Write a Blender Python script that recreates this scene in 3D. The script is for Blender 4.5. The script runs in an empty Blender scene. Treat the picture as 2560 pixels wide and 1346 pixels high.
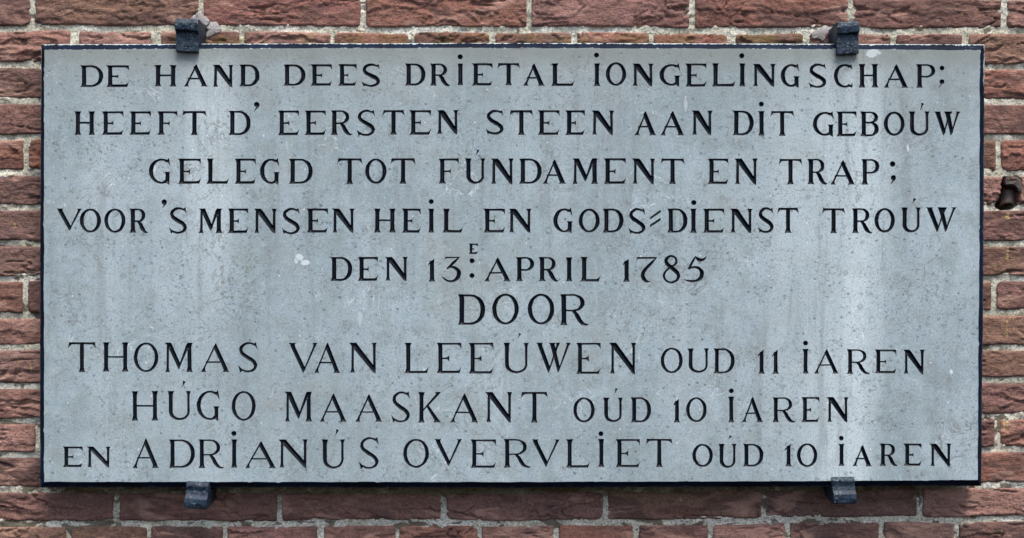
import bpy, bmesh, math, random
import numpy as np
from mathutils import Vector
from mathutils.geometry import delaunay_2d_cdt

# ------------------------------------------------------------------ camera, sky, sun, exposure
scene = bpy.context.scene
col = scene.collection
S = 0.0005            # metres per photograph pixel on the plaque's face
D = 1.8               # camera distance from the plaque's face
CX, CY = 1280.0, 673.0

cam_d = bpy.data.cameras.new('camera')
cam = bpy.data.objects.new('camera', cam_d)
col.objects.link(cam)
cam.location = (0, -D, 0)
cam.rotation_euler = (math.radians(90), 0, 0)
cam_d.sensor_width = 36
cam_d.lens = 36 * D / (2560 * S)
cam_d.clip_start = 0.05
cam_d.clip_end = 200
scene.camera = cam
scene.render.resolution_x = 1024
scene.render.resolution_y = 538

SUN_EL, SUN_AZ = 65.0, 22.0     # azimuth off the wall's normal, towards the right
world = bpy.data.worlds.new('World')
scene.world = world
world.use_nodes = True
nt = world.node_tree
bg = nt.nodes['Background']
sky = nt.nodes.new('ShaderNodeTexSky')
sky.sky_type = 'NISHITA'
sky.sun_disc = False
sky.sun_elevation = math.radians(SUN_EL)
sky.sun_rotation = math.radians(180 - SUN_AZ)
sky.dust_density = 3.0
sky.ozone_density = 0.8
nt.links.new(sky.outputs[0], bg.inputs[0])
bg.inputs[1].default_value = 0.085

sun_d = bpy.data.lights.new('sun', 'SUN')
sun_d.energy = 1.5
sun_d.angle = math.radians(26)
sun_d.color = (1.0, 0.96, 0.9)
sun = bpy.data.objects.new('sun', sun_d)
col.objects.link(sun)
e_, a_ = math.radians(SUN_EL), math.radians(SUN_AZ)
sdir = Vector((math.cos(e_) * math.sin(a_), -math.cos(e_) * math.cos(a_), math.sin(e_)))
sun.rotation_euler = sdir.to_track_quat('Z', 'Y').to_euler()
sun.location = (1, -2, 3)

scene.view_settings.view_transform = 'Standard'
scene.view_settings.look = 'None'
scene.view_settings.exposure = 1.46
scene.view_settings.gamma = 1

random.seed(7)
RNG = np.random.RandomState(11)

# ------------------------------------------------------------------ numpy noise
_perm = np.random.RandomState(3).rand(512, 512)
def vnoise(x, y, seed=0):
    x = np.asarray(x, float) + seed * 37.13
    y = np.asarray(y, float) + seed * 91.7
    xi = np.floor(x).astype(int); yi = np.floor(y).astype(int)
    fx = x - xi; fy = y - yi
    fx = fx * fx * fx * (fx * (fx * 6 - 15) + 10); fy = fy * fy * fy * (fy * (fy * 6 - 15) + 10)
    g = lambda a, b: _perm[a % 512, b % 512]
    return ((g(xi, yi) * (1 - fx) + g(xi + 1, yi) * fx) * (1 - fy) +
            (g(xi, yi + 1) * (1 - fx) + g(xi + 1, yi + 1) * fx) * fy) * 2 - 1
def fbm(x, y, seed=0, octv=4, gain=0.5):
    s = 0; a = 1; t = 0
    for k in range(octv):
        s = s + a * vnoise(x * 2 ** k, y * 2 ** k, seed + k * 5.3); t += a; a *= gain
    return s / t

# ------------------------------------------------------------------ object helpers
def tag(o, label=None, cat=None, group=None, kind=None):
    if label: o['label'] = label
    if cat: o['category'] = cat
    if group: o['group'] = group
    if kind: o['kind'] = kind
def thing(name, loc, label, cat, group=None):
    o = bpy.data.objects.new(name, None)
    col.objects.link(o); o.location = loc; o.empty_display_size = 0.03
    tag(o, label, cat, group); return o
def mesh_obj(name, verts, faces, mat, parent=None, origin=(0, 0, 0), smooth=False):
    """verts in world coordinates; origin = the object's own origin in the world"""
    ox = np.array(origin, float)
    v = np.asarray(verts, float) - ox
    me = bpy.data.meshes.new(name)
    me.from_pydata(v.tolist(), [], faces if isinstance(faces, list) else faces.tolist())
    me.materials.append(mat)
    if smooth:
        me.polygons.foreach_set('use_smooth', [True] * len(me.polygons))
    me.update()
    o = bpy.data.objects.new(name, me); col.objects.link(o)
    if parent is not None:
        o.parent = parent
        o.location = Vector(origin) - parent.location
    else:
        o.location = origin
    return o
def W(px, py, f=0.0):
    """point at depth f (photo pixels towards the camera from the plaque face) that stands where the photo shows it"""
    k = (D - f * S) / D
    return ((px - CX) * S * k, -f * S, (CY - py) * S * k)

# ------------------------------------------------------------------ material helpers
class MT:
    def __init__(self, name):
        self.m = bpy.data.materials.new(name); self.m.use_nodes = True
        self.t = self.m.node_tree; self.n = self.t.nodes
        self.b = self.n['Principled BSDF']
    def node(self, ty, **kw):
        n = self.n.new(ty)
        for k, v in kw.items():
            setattr(n, k, v)
        return n
    def put(self, inp, v):
        if v is None: return
        if isinstance(v, bpy.types.NodeSocket): self.t.links.new(v, inp)
        else: inp.default_value = v
    def noise(self, vec, scale, detail=4, rough=0.55, dist=0.0, dim='3D'):
        n = self.node('ShaderNodeTexNoise'); self.put(n.inputs['Vector'], vec)
        n.inputs['Scale'].default_value = scale; n.inputs['Detail'].default_value = detail
        n.inputs['Roughness'].default_value = rough; n.inputs['Distortion'].default_value = dist
        return n.outputs['Fac']
    def voro(self, vec, scale, feature='F1', out='Distance', rnd=1.0):
        n = self.node('ShaderNodeTexVoronoi', feature=feature); self.put(n.inputs['Vector'], vec)
        n.inputs['Scale'].default_value = scale; n.inputs['Randomness'].default_value = rnd
        return n.outputs[out]
    def math(self, op, a, b=None, c=None, clamp=False):
        n = self.node('ShaderNodeMath', operation=op, use_clamp=clamp)
        self.put(n.inputs[0], a); self.put(n.inputs[1], b); self.put(n.inputs[2], c)
        return n.outputs[0]
    def ramp(self, v, lo, hi, a=0.0, b=1.0):
        n = self.node('ShaderNodeMapRange', interpolation_type='SMOOTHSTEP')
        self.put(n.inputs[0], v); n.inputs[1].default_value = lo; n.inputs[2].default_value = hi
        n.inputs[3].default_value = a; n.inputs[4].default_value = b
        return n.outputs[0]
    def mix(self, f, a, b, blend='MIX'):
        n = self.node('ShaderNodeMix', data_type='RGBA', blend_type=blend)
        self.put(n.inputs[0], f); self.put(n.inputs[6], a); self.put(n.inputs[7], b)
        return n.outputs[2]
    def scale(self, vec, s):
        n = self.node('ShaderNodeMapping'); self.put(n.inputs['Vector'], vec)
        n.inputs['Scale'].default_value = s
        return n.outputs[0]
    def add(self, a, b):
        n = self.node('ShaderNodeVectorMath', operation='ADD'); self.put(n.inputs[0], a); self.put(n.inputs[1], b)
        return n.outputs[0]
    def xyz(self, vec):
        n = self.node('ShaderNodeSeparateXYZ'); self.put(n.inputs[0], vec); return n.outputs
    def bump(self, h, dist, strength=1.0, nrm=None):
        n = self.node('ShaderNodeBump'); self.put(n.inputs['Height'], h)
        n.inputs['Distance'].default_value = dist; n.inputs['Strength'].default_value = strength
        self.put(n.inputs['Normal'], nrm)
        return n.outputs[0]
    def blob(self, px, pz, cx, cy, rx, ry):
        """0..1 mask round a photo-pixel point; px, pz are sockets in photo pixels"""
        a = self.math('DIVIDE', self.math('SUBTRACT', px, cx), rx)
        b = self.math('DIVIDE', self.math('SUBTRACT', pz, cy), ry)
        return self.math('ADD', self.math('MULTIPLY', a, a), self.math('MULTIPLY', b, b))
def rgb(r, g, b): return (r, g, b, 1)

# --- blue-grey limestone
def mat_stone():
    M = MT('bluestone'); tc = M.node('ShaderNodeTexCoord').outputs['Object']
    x, y, z = M.xyz(tc)
    px = M.math('MULTIPLY_ADD', x, 1 / S, CX); py = M.math('MULTIPLY_ADD', z, -1 / S, CY)
    big = M.noise(tc, 5.5, 5, 0.6, 0.6)
    mid = M.noise(tc, 34, 5, 0.62, 0.3)
    fine = M.noise(tc, 420, 3, 0.7)
    c = M.mix(M.ramp(big, 0.3, 0.7), rgb(0.268, 0.342, 0.372), rgb(0.380, 0.466, 0.505))
    c = M.mix(M.ramp(mid, 0.42, 0.68, 0, 0.62), c, rgb(0.250, 0.290, 0.282))
    blot = M.noise(M.add(tc, (2, 0, 5)), 75, 4, 0.7, 0.6)
    c = M.mix(M.ramp(blot, 0.50, 0.68, 0, 0.42), c, rgb(0.215, 0.270, 0.290))
    c = M.mix(M.ramp(blot, 0.46, 0.34, 0, 0.30), c, rgb(0.50, 0.55, 0.565))
    # water-washed paler streaks below the clamps
    streak = M.noise(M.scale(tc, (1, 1, 0.10)), 26, 4, 0.6, 0.2)
    c = M.mix(M.ramp(streak, 0.46, 0.75, 0, 0.40), c, rgb(0.45, 0.505, 0.54))
    for cx, hw, y1, amt in ((2120, 120, 3600, 0.95), (1990, 90, 2200, 0.50), (520, 95, 1000, 0.85), (270, 90, 1800, 0.28), (2200, 60, 1100, 0.30), (480, 150, 1900, 0.25), (1300, 60, 900, 0.15)):
        wob = M.math('MULTIPLY_ADD', M.noise(M.scale(tc, (1, 1, 0.25)), 9, 3), 90, cx - 45)
        d = M.math('ABSOLUTE', M.math('SUBTRACT', px, wob))
        m = M.ramp(d, hw, hw * 0.25)
        m = M.math('MULTIPLY', m, M.ramp(py, y1, y1 * 0.25))
        m = M.math('MULTIPLY', m, M.ramp(mid, 0.25, 0.62, 0.55, 1.0))
        m = M.math('MULTIPLY', m, M.ramp(streak, 0.34, 0.56, 0.60, 1.0))
        c = M.mix(M.math('MULTIPLY', m, amt), c, rgb(0.56, 0.645, 0.675))
    dk = M.noise(M.scale(M.add(tc, (4, 0, 0)), (1, 1, 0.09)), 38, 4, 0.65, 0.3)
    c = M.mix(M.ramp(dk, 0.52, 0.66, 0, 0.48), c, rgb(0.215, 0.250, 0.258))
    # darker blue dirt clouds of small pits
    cl = M.noise(tc, 11, 4, 0.65, 0.5)
    pits = M.voro(tc, 260); pr = M.voro(tc, 260, out='Color')
    prr = M.xyz(pr)[0]
    pn = M.noise(M.add(tc, (4, 0, 2)), 240, 3, 0.75, 0.8)
    pitm = M.math('MULTIPLY', M.ramp(pn, 0.565, 0.64), M.ramp(M.math('ADD', cl, M.math('MULTIPLY', blot, 0.6)), 0.70, 0.95, 0.25, 1.0))
    pits2 = M.math('MULTIPLY_ADD', M.math('SUBTRACT', fine, .5), 0.35, M.voro(tc, 105)); pr2 = M.xyz(M.voro(tc, 105, out='Color'))[1]
    pitm2 = M.math('MULTIPLY', M.ramp(pits2, 0.24, 0.10), M.ramp(pr2, 0.90, 0.94))
    g = M.noise(tc, 900, 2, 0.8)
    c = M.mix(M.ramp(g, 0.46, 0.64, 0, 0.42), c, rgb(0.19, 0.225, 0.25))
    c = M.mix(M.ramp(fine, 0.50, 0.66, 0, 0.55), c, rgb(0.19, 0.225, 0.245))
    c = M.mix(M.ramp(fine, 0.44, 0.30, 0, 0.5), c, rgb(0.60, 0.66, 0.69))
    c = M.mix(M.math('MULTIPLY', pitm, 0.72), c, rgb(0.11, 0.13, 0.145))
    c = M.mix(M.math('MULTIPLY', pitm2, 0.60), c, rgb(0.12, 0.14, 0.15))
    # veins of dirt
    dv = M.noise(tc, 16, 5, 0.6, 1.2)
    vein = M.ramp(M.math('ABSOLUTE', M.math('SUBTRACT', dv, 0.5)), 0.014, 0.0)
    vein = M.math('MULTIPLY', vein, M.ramp(M.noise(tc, 7, 3), 0.48, 0.60))
    c = M.mix(M.math('MULTIPLY', vein, 0.7), c, rgb(0.17, 0.18, 0.165))
    # pale hairline scratches
    hv = M.noise(M.add(tc, (3.1, 0, 1.7)), 13, 4, 0.55, 1.5)
    hair = M.ramp(M.math('ABSOLUTE', M.math('SUBTRACT', hv, 0.52)), 0.007, 0.0)
    hair = M.math('MULTIPLY', hair, M.ramp(M.noise(M.add(tc, (9, 0, 4)), 15, 3), 0.54, 0.64))
    c = M.mix(M.math('MULTIPLY', hair, 0.8), c, rgb(0.62, 0.68, 0.70))
    # fossil rings
    for sc, r0, wd, th, amt in ((34, 0.20, 0.055, 0.80, 0.42), (62, 0.24, 0.08, 0.80, 0.42)):
        vd = M.voro(M.add(tc, (0.5, 0, sc * .01)), sc); vc = M.xyz(M.voro(M.add(tc, (0.5, 0, sc * .01)), sc, out='Color'))
        ring = M.ramp(M.math('ABSOLUTE', M.math('SUBTRACT', M.math('MULTIPLY_ADD', M.math('SUBTRACT', mid, .5), 0.10, vd), r0)), wd, wd * 0.3)
        ring = M.math('MULTIPLY', ring, M.ramp(vc[0], th, th + 0.04))
        ring = M.math('MULTIPLY', ring, M.ramp(M.noise(tc, 60, 2), 0.40, 0.55))
        c = M.mix(M.math('MULTIPLY', ring, amt), c, rgb(0.17, 0.19, 0.195))
        sp = M.math('MULTIPLY', M.ramp(vd, 0.16, 0.08), M.ramp(vc[2], 0.93, 0.96))
        c = M.mix(M.math('MULTIPLY', sp, 0.55), c, rgb(0.24, 0.25, 0.245))
    wsp = M.math('MULTIPLY', M.ramp(M.voro(tc, 120), 0.16, 0.06), M.ramp(M.xyz(M.voro(tc, 120, out='Color'))[2], 0.90, 0.93))
    c = M.mix(M.math('MULTIPLY', wsp, 0.8), c, rgb(0.78, 0.82, 0.84))
    # warm grime under the upper edge and above the streak-free parts
    wobn = M.noise(tc, 20, 4, 0.6)
    top = M.ramp(M.math('MULTIPLY_ADD', wobn, -70, py), 150, 92)
    c = M.mix(M.math('MULTIPLY', top, 0.62), c, rgb(0.205, 0.212, 0.185))
    # yellow-grey film in broad patches
    film = M.noise(M.add(tc, (7, 0, 1)), 8, 5, 0.65, 0.8)
    c = M.mix(M.ramp(film, 0.52, 0.68, 0, 0.35), c, rgb(0.285, 0.320, 0.300))
    top2 = M.ramp(M.math('MULTIPLY_ADD', big, -260, py), 250, 0)
    c = M.mix(M.math('MULTIPLY', top2, 0.38), c, rgb(0.24, 0.262, 0.25))
    # single marks: pale scar, fossils, chip
    for cx, cy, rx, ry, colr, amt in ((745, 645, 11, 14, (0.60, 0.66, 0.70), .9), (765, 657, 13, 6, (0.60, 0.66, 0.70), .9),
                                      (474, 531, 9, 9, (0.24, 0.27, 0.27), .5), (2185, 132, 18, 11, (0.56, 0.62, 0.64), .85),
                                      (1395, 943, 8, 6, (0.24, 0.26, 0.25), .5), (1217, 846, 9, 5, (0.18, 0.19, 0.2), .3),
                                      (1103, 542, 8, 7, (0.24, 0.26, 0.26), .5), (636, 492, 7, 8, (0.20, 0.22, 0.22), .5),
                                      (1226, 874, 6, 7, (0.22, 0.24, 0.24), .6), (921, 945, 6, 9, (0.24, 0.25, 0.245), .5),
                                      (1538, 762, 11, 4, (0.24, 0.26, 0.27), .5), (2270, 371, 3, 11, (0.62, 0.67, 0.7), .8),
                                      (2378, 930, 4, 6, (0.64, 0.70, 0.72), .8), (138, 728, 9, 5, (0.18, 0.2, 0.21), .6),
                                      (2360, 815, 8, 7, (0.22, 0.24, 0.25), .45), (2370, 950, 8, 9, (0.2, 0.22, 0.23), .5),
                                      (900, 795, 5, 22, (0.56, 0.62, 0.64), .45), (1714, 258, 4, 22, (0.58, 0.64, 0.66), .5)):
        q = M.math('MULTIPLY_ADD', M.math('SUBTRACT', M.noise(tc, 110, 3, .6), .5), 5.0, M.blob(px, py, cx, cy, rx, ry))
        c = M.mix(M.math('MULTIPLY', M.ramp(q, 1.2, 0.55), amt), c, rgb(*colr))
    # brown-black smudges just below the top clamps and at the top centre
    for cx, cy in ((468, 140), (2122, 146), (1300, 118)):
        q = M.math('MULTIPLY_ADD', M.math('SUBTRACT', mid, .5), 1.2, M.blob(px, py, cx, cy, 26, 9))
        c = M.mix(M.math('MULTIPLY', M.ramp(q, 1.4, 0.2), 0.35), c, rgb(0.15, 0.14, 0.11))
    M.put(M.b.inputs['Base Color'], c)
    M.b.inputs['Roughness'].default_value = 0.72
    M.b.inputs['Specular IOR Level'].default_value = 0.3
    h = M.math('ADD', M.math('MULTIPLY', fine, 0.5), M.math('MULTIPLY', M.math('ADD', pitm, pitm2), -0.8))
    h = M.math('MULTIPLY_ADD', mid, 1.2, h)
    M.put(M.b.inputs['Normal'], M.bump(h, 0.0005, 0.6))
    return M.m

def mat_letter():
    M = MT('letter_paint'); g = M.node('ShaderNodeNewGeometry').outputs['Position']
    n = M.noise(g, 300, 4, 0.6); n2 = M.noise(g, 40, 3)
    c = M.mix(M.ramp(n, 0.55, 0.75), rgb(0.002, 0.005, 0.010), rgb(0.006, 0.012, 0.024))
    flk = M.ramp(M.math('ADD', M.math('MULTIPLY', M.noise(g, 520, 2), 0.8), M.math('MULTIPLY', n2, 0.35)), 0.74, 0.80)
    c = M.mix(M.math('MULTIPLY', flk, 0.5), c, rgb(0.14, 0.17, 0.19))
    M.put(M.b.inputs['Base Color'], c)
    M.b.inputs['Roughness'].default_value = 0.5
    M.b.inputs['Specular IOR Level'].default_value = 0.22
    M.put(M.b.inputs['Normal'], M.bump(n, 0.0003, 0.5))
    return M.m

def mat_edge():
    M = MT('navy_edge_paint'); g = M.node('ShaderNodeNewGeometry').outputs['Position']
    at = M.node('ShaderNodeAttribute', attribute_name='across').outputs['Fac']
    n = M.noise(g, 160, 4, 0.65); nl = M.noise(M.scale(g, (1, 1, 1)), 14, 3, 0.6); n3 = M.noise(M.scale(g, (0.15, 1, 1)), 500, 3)
    c = M.mix(M.ramp(nl, 0.3, 0.7), rgb(0.003, 0.006, 0.013), rgb(0.005, 0.012, 0.032))
    c = M.mix(M.ramp(n3, 0.62, 0.78, 0, .5), c, rgb(0.09, 0.13, 0.17))
    # paint worn off along both arrises
    w = M.math('MULTIPLY_ADD', M.math('SUBTRACT', n, 0.5), 0.9, M.math('MULTIPLY', M.math('SUBTRACT', nl, 0.5), 0.45))
    e0 = M.ramp(M.math('SUBTRACT', at, w), 0.15, 0.07)
    e1 = M.ramp(M.math('ADD', at, w), 1.03, 1.08)
    wear = M.math('MAXIMUM', e0, e1)
    up = M.xyz(M.node('ShaderNodeNewGeometry').outputs['Position'])[2]
    wear = M.math('MULTIPLY', wear, M.ramp(up, 0.20, 0.27, 0.10, 0.95))
    c = M.mix(wear, c, rgb(0.42, 0.48, 0.47))
    M.put(M.b.inputs['Base Color'], c)
    M.b.inputs['Roughness'].default_value = 0.6
    M.b.inputs['Specular IOR Level'].default_value = 0.06
    M.put(M.b.inputs['Normal'], M.bump(n, 0.0004, 0.5))
    return M.m

def mat_iron():
    M = MT('painted_iron'); g = M.node('ShaderNodeNewGeometry').outputs['Position']
    n = M.noise(g, 120, 5, 0.65); sp = M.noise(g, 420, 2, 0.8); zone = M.noise(g, 45, 3)
    c = M.mix(M.ramp(n, 0.35, 0.7), rgb(0.005, 0.011, 0.022), rgb(0.016, 0.034, 0.060))
    m = M.math('MULTIPLY', M.ramp(sp, 0.56, 0.66), M.ramp(zone, 0.42, 0.58))
    c = M.mix(M.math('MULTIPLY', m, 0.7), c, rgb(0.20, 0.28, 0.30))
    c = M.mix(M.ramp(M.noise(g, 70, 4), 0.66, 0.76, 0, .5), c, rgb(0.09, 0.06, 0.04))
    pt = M.node('ShaderNodeNewGeometry').outputs['Pointiness']
    c = M.mix(M.ramp(pt, 0.52, 0.60, 0, 0.35), c, rgb(0.16, 0.21, 0.23))
    M.put(M.b.inputs['Base Color'], c)
    M.b.inputs['Roughness'].default_value = 0.5
    M.b.inputs['Specular IOR Level'].default_value = 0.3
    M.put(M.b.inputs['Normal'], M.bump(M.math('ADD', n, M.math('MULTIPLY', sp, 0.5)), 0.0012, 0.7))
    return M.m

def mat_brick():
    M = MT('old_red_brick'); tc0 = M.node('ShaderNodeTexCoord').outputs['Object']
    oi = M.node('ShaderNodeObjectInfo')
    g = M.node('ShaderNodeNewGeometry').outputs['Position']
    off = M.node('ShaderNodeVectorMath', operation='SCALE'); M.put(off.inputs[0], (13.0, 7.0, 29.0)); M.put(off.inputs['Scale'], oi.outputs['Random'])
    tc = M.add(tc0, off.outputs[0])
    st = M.scale(tc, (1, 1, 2.6))
    a = M.noise(st, 22, 5, 0.62, 0.8); b = M.noise(tc, 75, 5, 0.65, 0.4); f = M.noise(tc, 420, 3, 0.75); q = M.noise(M.scale(tc, (1, 1, 3.5)), 180, 4, 0.7)
    c = M.mix(M.ramp(a, 0.38, 0.62), oi.outputs['Color'], M.mix(0.55, oi.outputs['Color'], rgb(0.23, 0.128, 0.098)))
    c = M.mix(M.ramp(b, 0.55, 0.74, 0, 0.60), c, rgb(0.12, 0.068, 0.056))
    c = M.mix(M.ramp(b, 0.45, 0.30, 0, 0.6), c, rgb(0.36, 0.20, 0.165))
    md = M.noise(M.add(st, (5, 2, 8)), 60, 4, 0.65, 0.8)
    c = M.mix(M.ramp(md, 0.50, 0.64, 0, 0.5), c, rgb(0.125, 0.075, 0.062))
    c = M.mix(M.ramp(M.noise(st, 40, 3, .6, .5), 0.60, 0.72, 0, .45), c, rgb(0.21, 0.135, 0.115))
    c = M.mix(M.ramp(f, 0.49, 0.62, 0, 0.60), c, rgb(0.09, 0.05, 0.042))
    c = M.mix(M.ramp(f, 0.42, 0.27, 0, 0.38), c, rgb(0.43, 0.26, 0.21))
    c = M.mix(M.ramp(q, 0.6, 0.75, 0, 0.5), c, rgb(0.10, 0.06, 0.05))
    sk = M.node('ShaderNodeAttribute', attribute_name='low_band').outputs['Fac']
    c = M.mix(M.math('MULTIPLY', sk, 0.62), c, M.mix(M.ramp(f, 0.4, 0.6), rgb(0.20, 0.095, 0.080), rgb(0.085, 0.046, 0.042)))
    # sooty bloom patches
    c = M.mix(M.ramp(M.noise(st, 9, 4, 0.6, 1.0), 0.53, 0.60, 0, 0.62), c, rgb(0.105, 0.062, 0.056))
    c = M.mix(M.ramp(M.noise(M.add(st, (3, 8, 1)), 11, 4, 0.6, 0.8), 0.55, 0.64, 0, 0.65), c, rgb(0.43, 0.255, 0.20))
    x, y, z = M.xyz(g); k = (D + 0.04) / D
    px = M.math('MULTIPLY_ADD', x, 1 / (S * k), CX); py = M.math('MULTIPLY_ADD', z, -1 / (S * k), CY)
    # ochre lichen on the bricks whose tops stay damp above the plaque
    li = M.math('MULTIPLY', M.ramp(py, 80, 95), M.ramp(py, 150, 125))
    li = M.math('MULTIPLY', li, M.ramp(M.noise(g, 30, 4, 0.65), 0.42, 0.62))
    li = M.math('MULTIPLY', li, M.math('MULTIPLY', M.ramp(px, 350, 420), M.ramp(px, 2120, 2040)))
    c = M.mix(M.math('MULTIPLY', li, 0.55), c, rgb(0.17, 0.115, 0.035))
    yl = M.math('MULTIPLY', M.ramp(M.noise(g, 260, 2, .5), 0.70, 0.73), M.ramp(M.noise(g, 12, 2), .5, .6))
    c = M.mix(M.math('MULTIPLY', yl, 0.5), c, rgb(0.42, 0.33, 0.07))
    # yellow paint drips
    for cx, cy, rx, ry in ((2518, 540, 9, 9), (2519, 636, 4, 20), (2517, 825, 2.2, 24), (2510, 1066, 3, 26), (2518, 1056, 3, 12), (78, 922, 2.2, 12), (38, 560, 2, 9), (2504, 1332, 2, 8), (1703, 1250, 3, 8)):
        w = M.math('MULTIPLY_ADD', M.math('SUBTRACT', b, .5), 2.5, M.blob(px, py, cx, cy, rx, ry))
        c = M.mix(M.math('MULTIPLY', M.math('MULTIPLY', M.ramp(w, 1.1, 0.8), M.ramp(M.noise(g, 300, 2, .6), .45, .58)), 0.55), c, rgb(0.55, 0.47, 0.13))
    M.put(M.b.inputs['Base Color'], c)
    M.b.inputs['Roughness'].default_value = 0.92
    M.b.inputs['Specular IOR Level'].default_value = 0.15
    h = M.math('ADD', M.math('MULTIPLY', f, 0.5), M.math('MULTIPLY', q, 0.9))
    h = M.math('MULTIPLY_ADD', b, 1.4, h)
    M.put(M.b.inputs['Normal'], M.bump(h, 0.0028, 0.75))
    return M.m

def mat_mortar(name='lime_mortar', smooth=False):
    M = MT(name); g = M.node('ShaderNodeNewGeometry').outputs['Position']
    x, y, z = M.xyz(g)
    k = (D + 0.04) / D
    px = M.math('MULTIPLY_ADD', x, 1 / (S * k), CX); py = M.math('MULTIPLY_ADD', z, -1 / (S * k), CY)
    f = M.noise(g, 380, 3, 0.8); b = M.noise(g, 60, 4, 0.6); big = M.noise(g, 9, 4, 0.6, 0.5)
    c = M.mix(M.ramp(b, 0.35, 0.65), rgb(0.49, 0.455, 0.35), rgb(0.72, 0.69, 0.58))
    if not smooth:
        c = M.mix(M.ramp(f, 0.50, 0.60, 0, 0.75), c, rgb(0.15, 0.145, 0.11))
        c = M.mix(M.ramp(f, 0.45, 0.36, 0, 0.8), c, rgb(0.76, 0.75, 0.69))
        c = M.mix(M.ramp(M.noise(M.add(g, (2, 2, 2)), 14, 3, .6), 0.50, 0.62, 0, 0.55), c, M.mix(M.ramp(f, .45, .58), rgb(0.80, 0.79, 0.73), rgb(0.42, 0.41, 0.35)))
        # knocked-out, dirty stretches of the joints: few near the top, many lower down
        dn = M.noise(M.scale(g, (1, 1, 1.8)), 34, 4, 0.6, 0.6)
        th = M.ramp(py, 100, 1350, 0.0, 0.085)
        dm = M.ramp(M.math('ADD', dn, th), 0.62, 0.66)
        c = M.mix(M.math('MULTIPLY', dm, 0.9), c, rgb(0.115, 0.092, 0.068))
        # green film
        gr = M.math('MULTIPLY', M.ramp(big, 0.45, 0.62), M.ramp(b, 0.4, 0.6))
        c = M.mix(M.math('MULTIPLY', gr, 0.35), c, rgb(0.20, 0.21, 0.12))
        ye = M.math('MULTIPLY', M.math('MULTIPLY', M.ramp(py, 82, 95), M.ramp(py, 160, 120)), M.ramp(M.noise(g, 110, 3), 0.55, 0.68))
        c = M.mix(M.math('MULTIPLY', ye, 0.7), c, rgb(0.27, 0.22, 0.05))
        moss_shade = M.math('MULTIPLY', M.ramp(py, 1206, 1216), M.ramp(py, 1246, 1236))  # moss and the plaque's shade, painted brown into the mortar beneath it
        moss_shade = M.math('MULTIPLY', moss_shade, M.math('MULTIPLY', M.ramp(px, 110, 180), M.ramp(px, 2440, 2350)))
        moss_shade = M.math('MULTIPLY', moss_shade, M.ramp(b, 0.3, 0.5, 0.55, 1.0))
        c = M.mix(M.math('MULTIPLY', moss_shade, 0.85), c, rgb(0.10, 0.075, 0.035))
    else:
        c = M.mix(M.ramp(b, 0.35, 0.65), rgb(0.27, 0.245, 0.24), rgb(0.38, 0.35, 0.34))
        c = M.mix(M.ramp(M.voro(g, 330), 0.18, 0.1, 0, .5), c, rgb(0.25, 0.22, 0.22))
    M.put(M.b.inputs['Base Color'], c)
    M.b.inputs['Roughness'].default_value = 0.95
    M.b.inputs['Specular IOR Level'].default_value = 0.1
    M.put(M.b.inputs['Normal'], M.bump(M.math('ADD', f, b), 0.0003 if smooth else 0.0022, 0.8))
    return M.m

def mat_rust():
    M = MT('rusted_iron'); g = M.node('ShaderNodeNewGeometry').outputs['Position']
    n = M.noise(g, 90, 5, 0.65); f = M.noise(g, 500, 3, 0.7)
    c = M.mix(M.ramp(n, 0.40, 0.62), rgb(0.075, 0.065, 0.062), rgb(0.085, 0.045, 0.026))
    c = M.mix(M.ramp(f, 0.55, 0.75, 0, .6), c, rgb(0.10, 0.05, 0.025))
    M.put(M.b.inputs['Base Color'], c)
    M.b.inputs['Roughness'].default_value = 0.6
    M.b.inputs['Metallic'].default_value = 0.2
    M.put(M.b.inputs['Normal'], M.bump(M.math('ADD', f, n), 0.0012, 0.8))
    return M.m

LUG = mat_rust()
LUG.name = 'grey_iron'
for _n in LUG.node_tree.nodes:
    if _n.type == 'MIX' and tuple(round(v, 3) for v in _n.inputs[6].default_value[:3]) == (0.06, 0.055, 0.058):
        _n.inputs[6].default_value = (0.12, 0.125, 0.14, 1); _n.inputs[7].default_value = (0.05, 0.045, 0.045, 1)
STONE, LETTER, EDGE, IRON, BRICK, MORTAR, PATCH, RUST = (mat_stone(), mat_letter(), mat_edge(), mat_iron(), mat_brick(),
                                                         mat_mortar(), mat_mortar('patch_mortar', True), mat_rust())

# ------------------------------------------------------------------ the brick wall
WF = -80.0          # brick faces stand this many photo pixels behind the plaque's face (4 cm)
KW = (D - WF * S) / D
def wall_pt(px, py, f):      # f: pixels in front of the nominal brick face
    return np.stack([(px - CX) * S * KW, -(WF + f) * S + 0 * px, (CY - py) * S * KW], -1)

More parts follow.
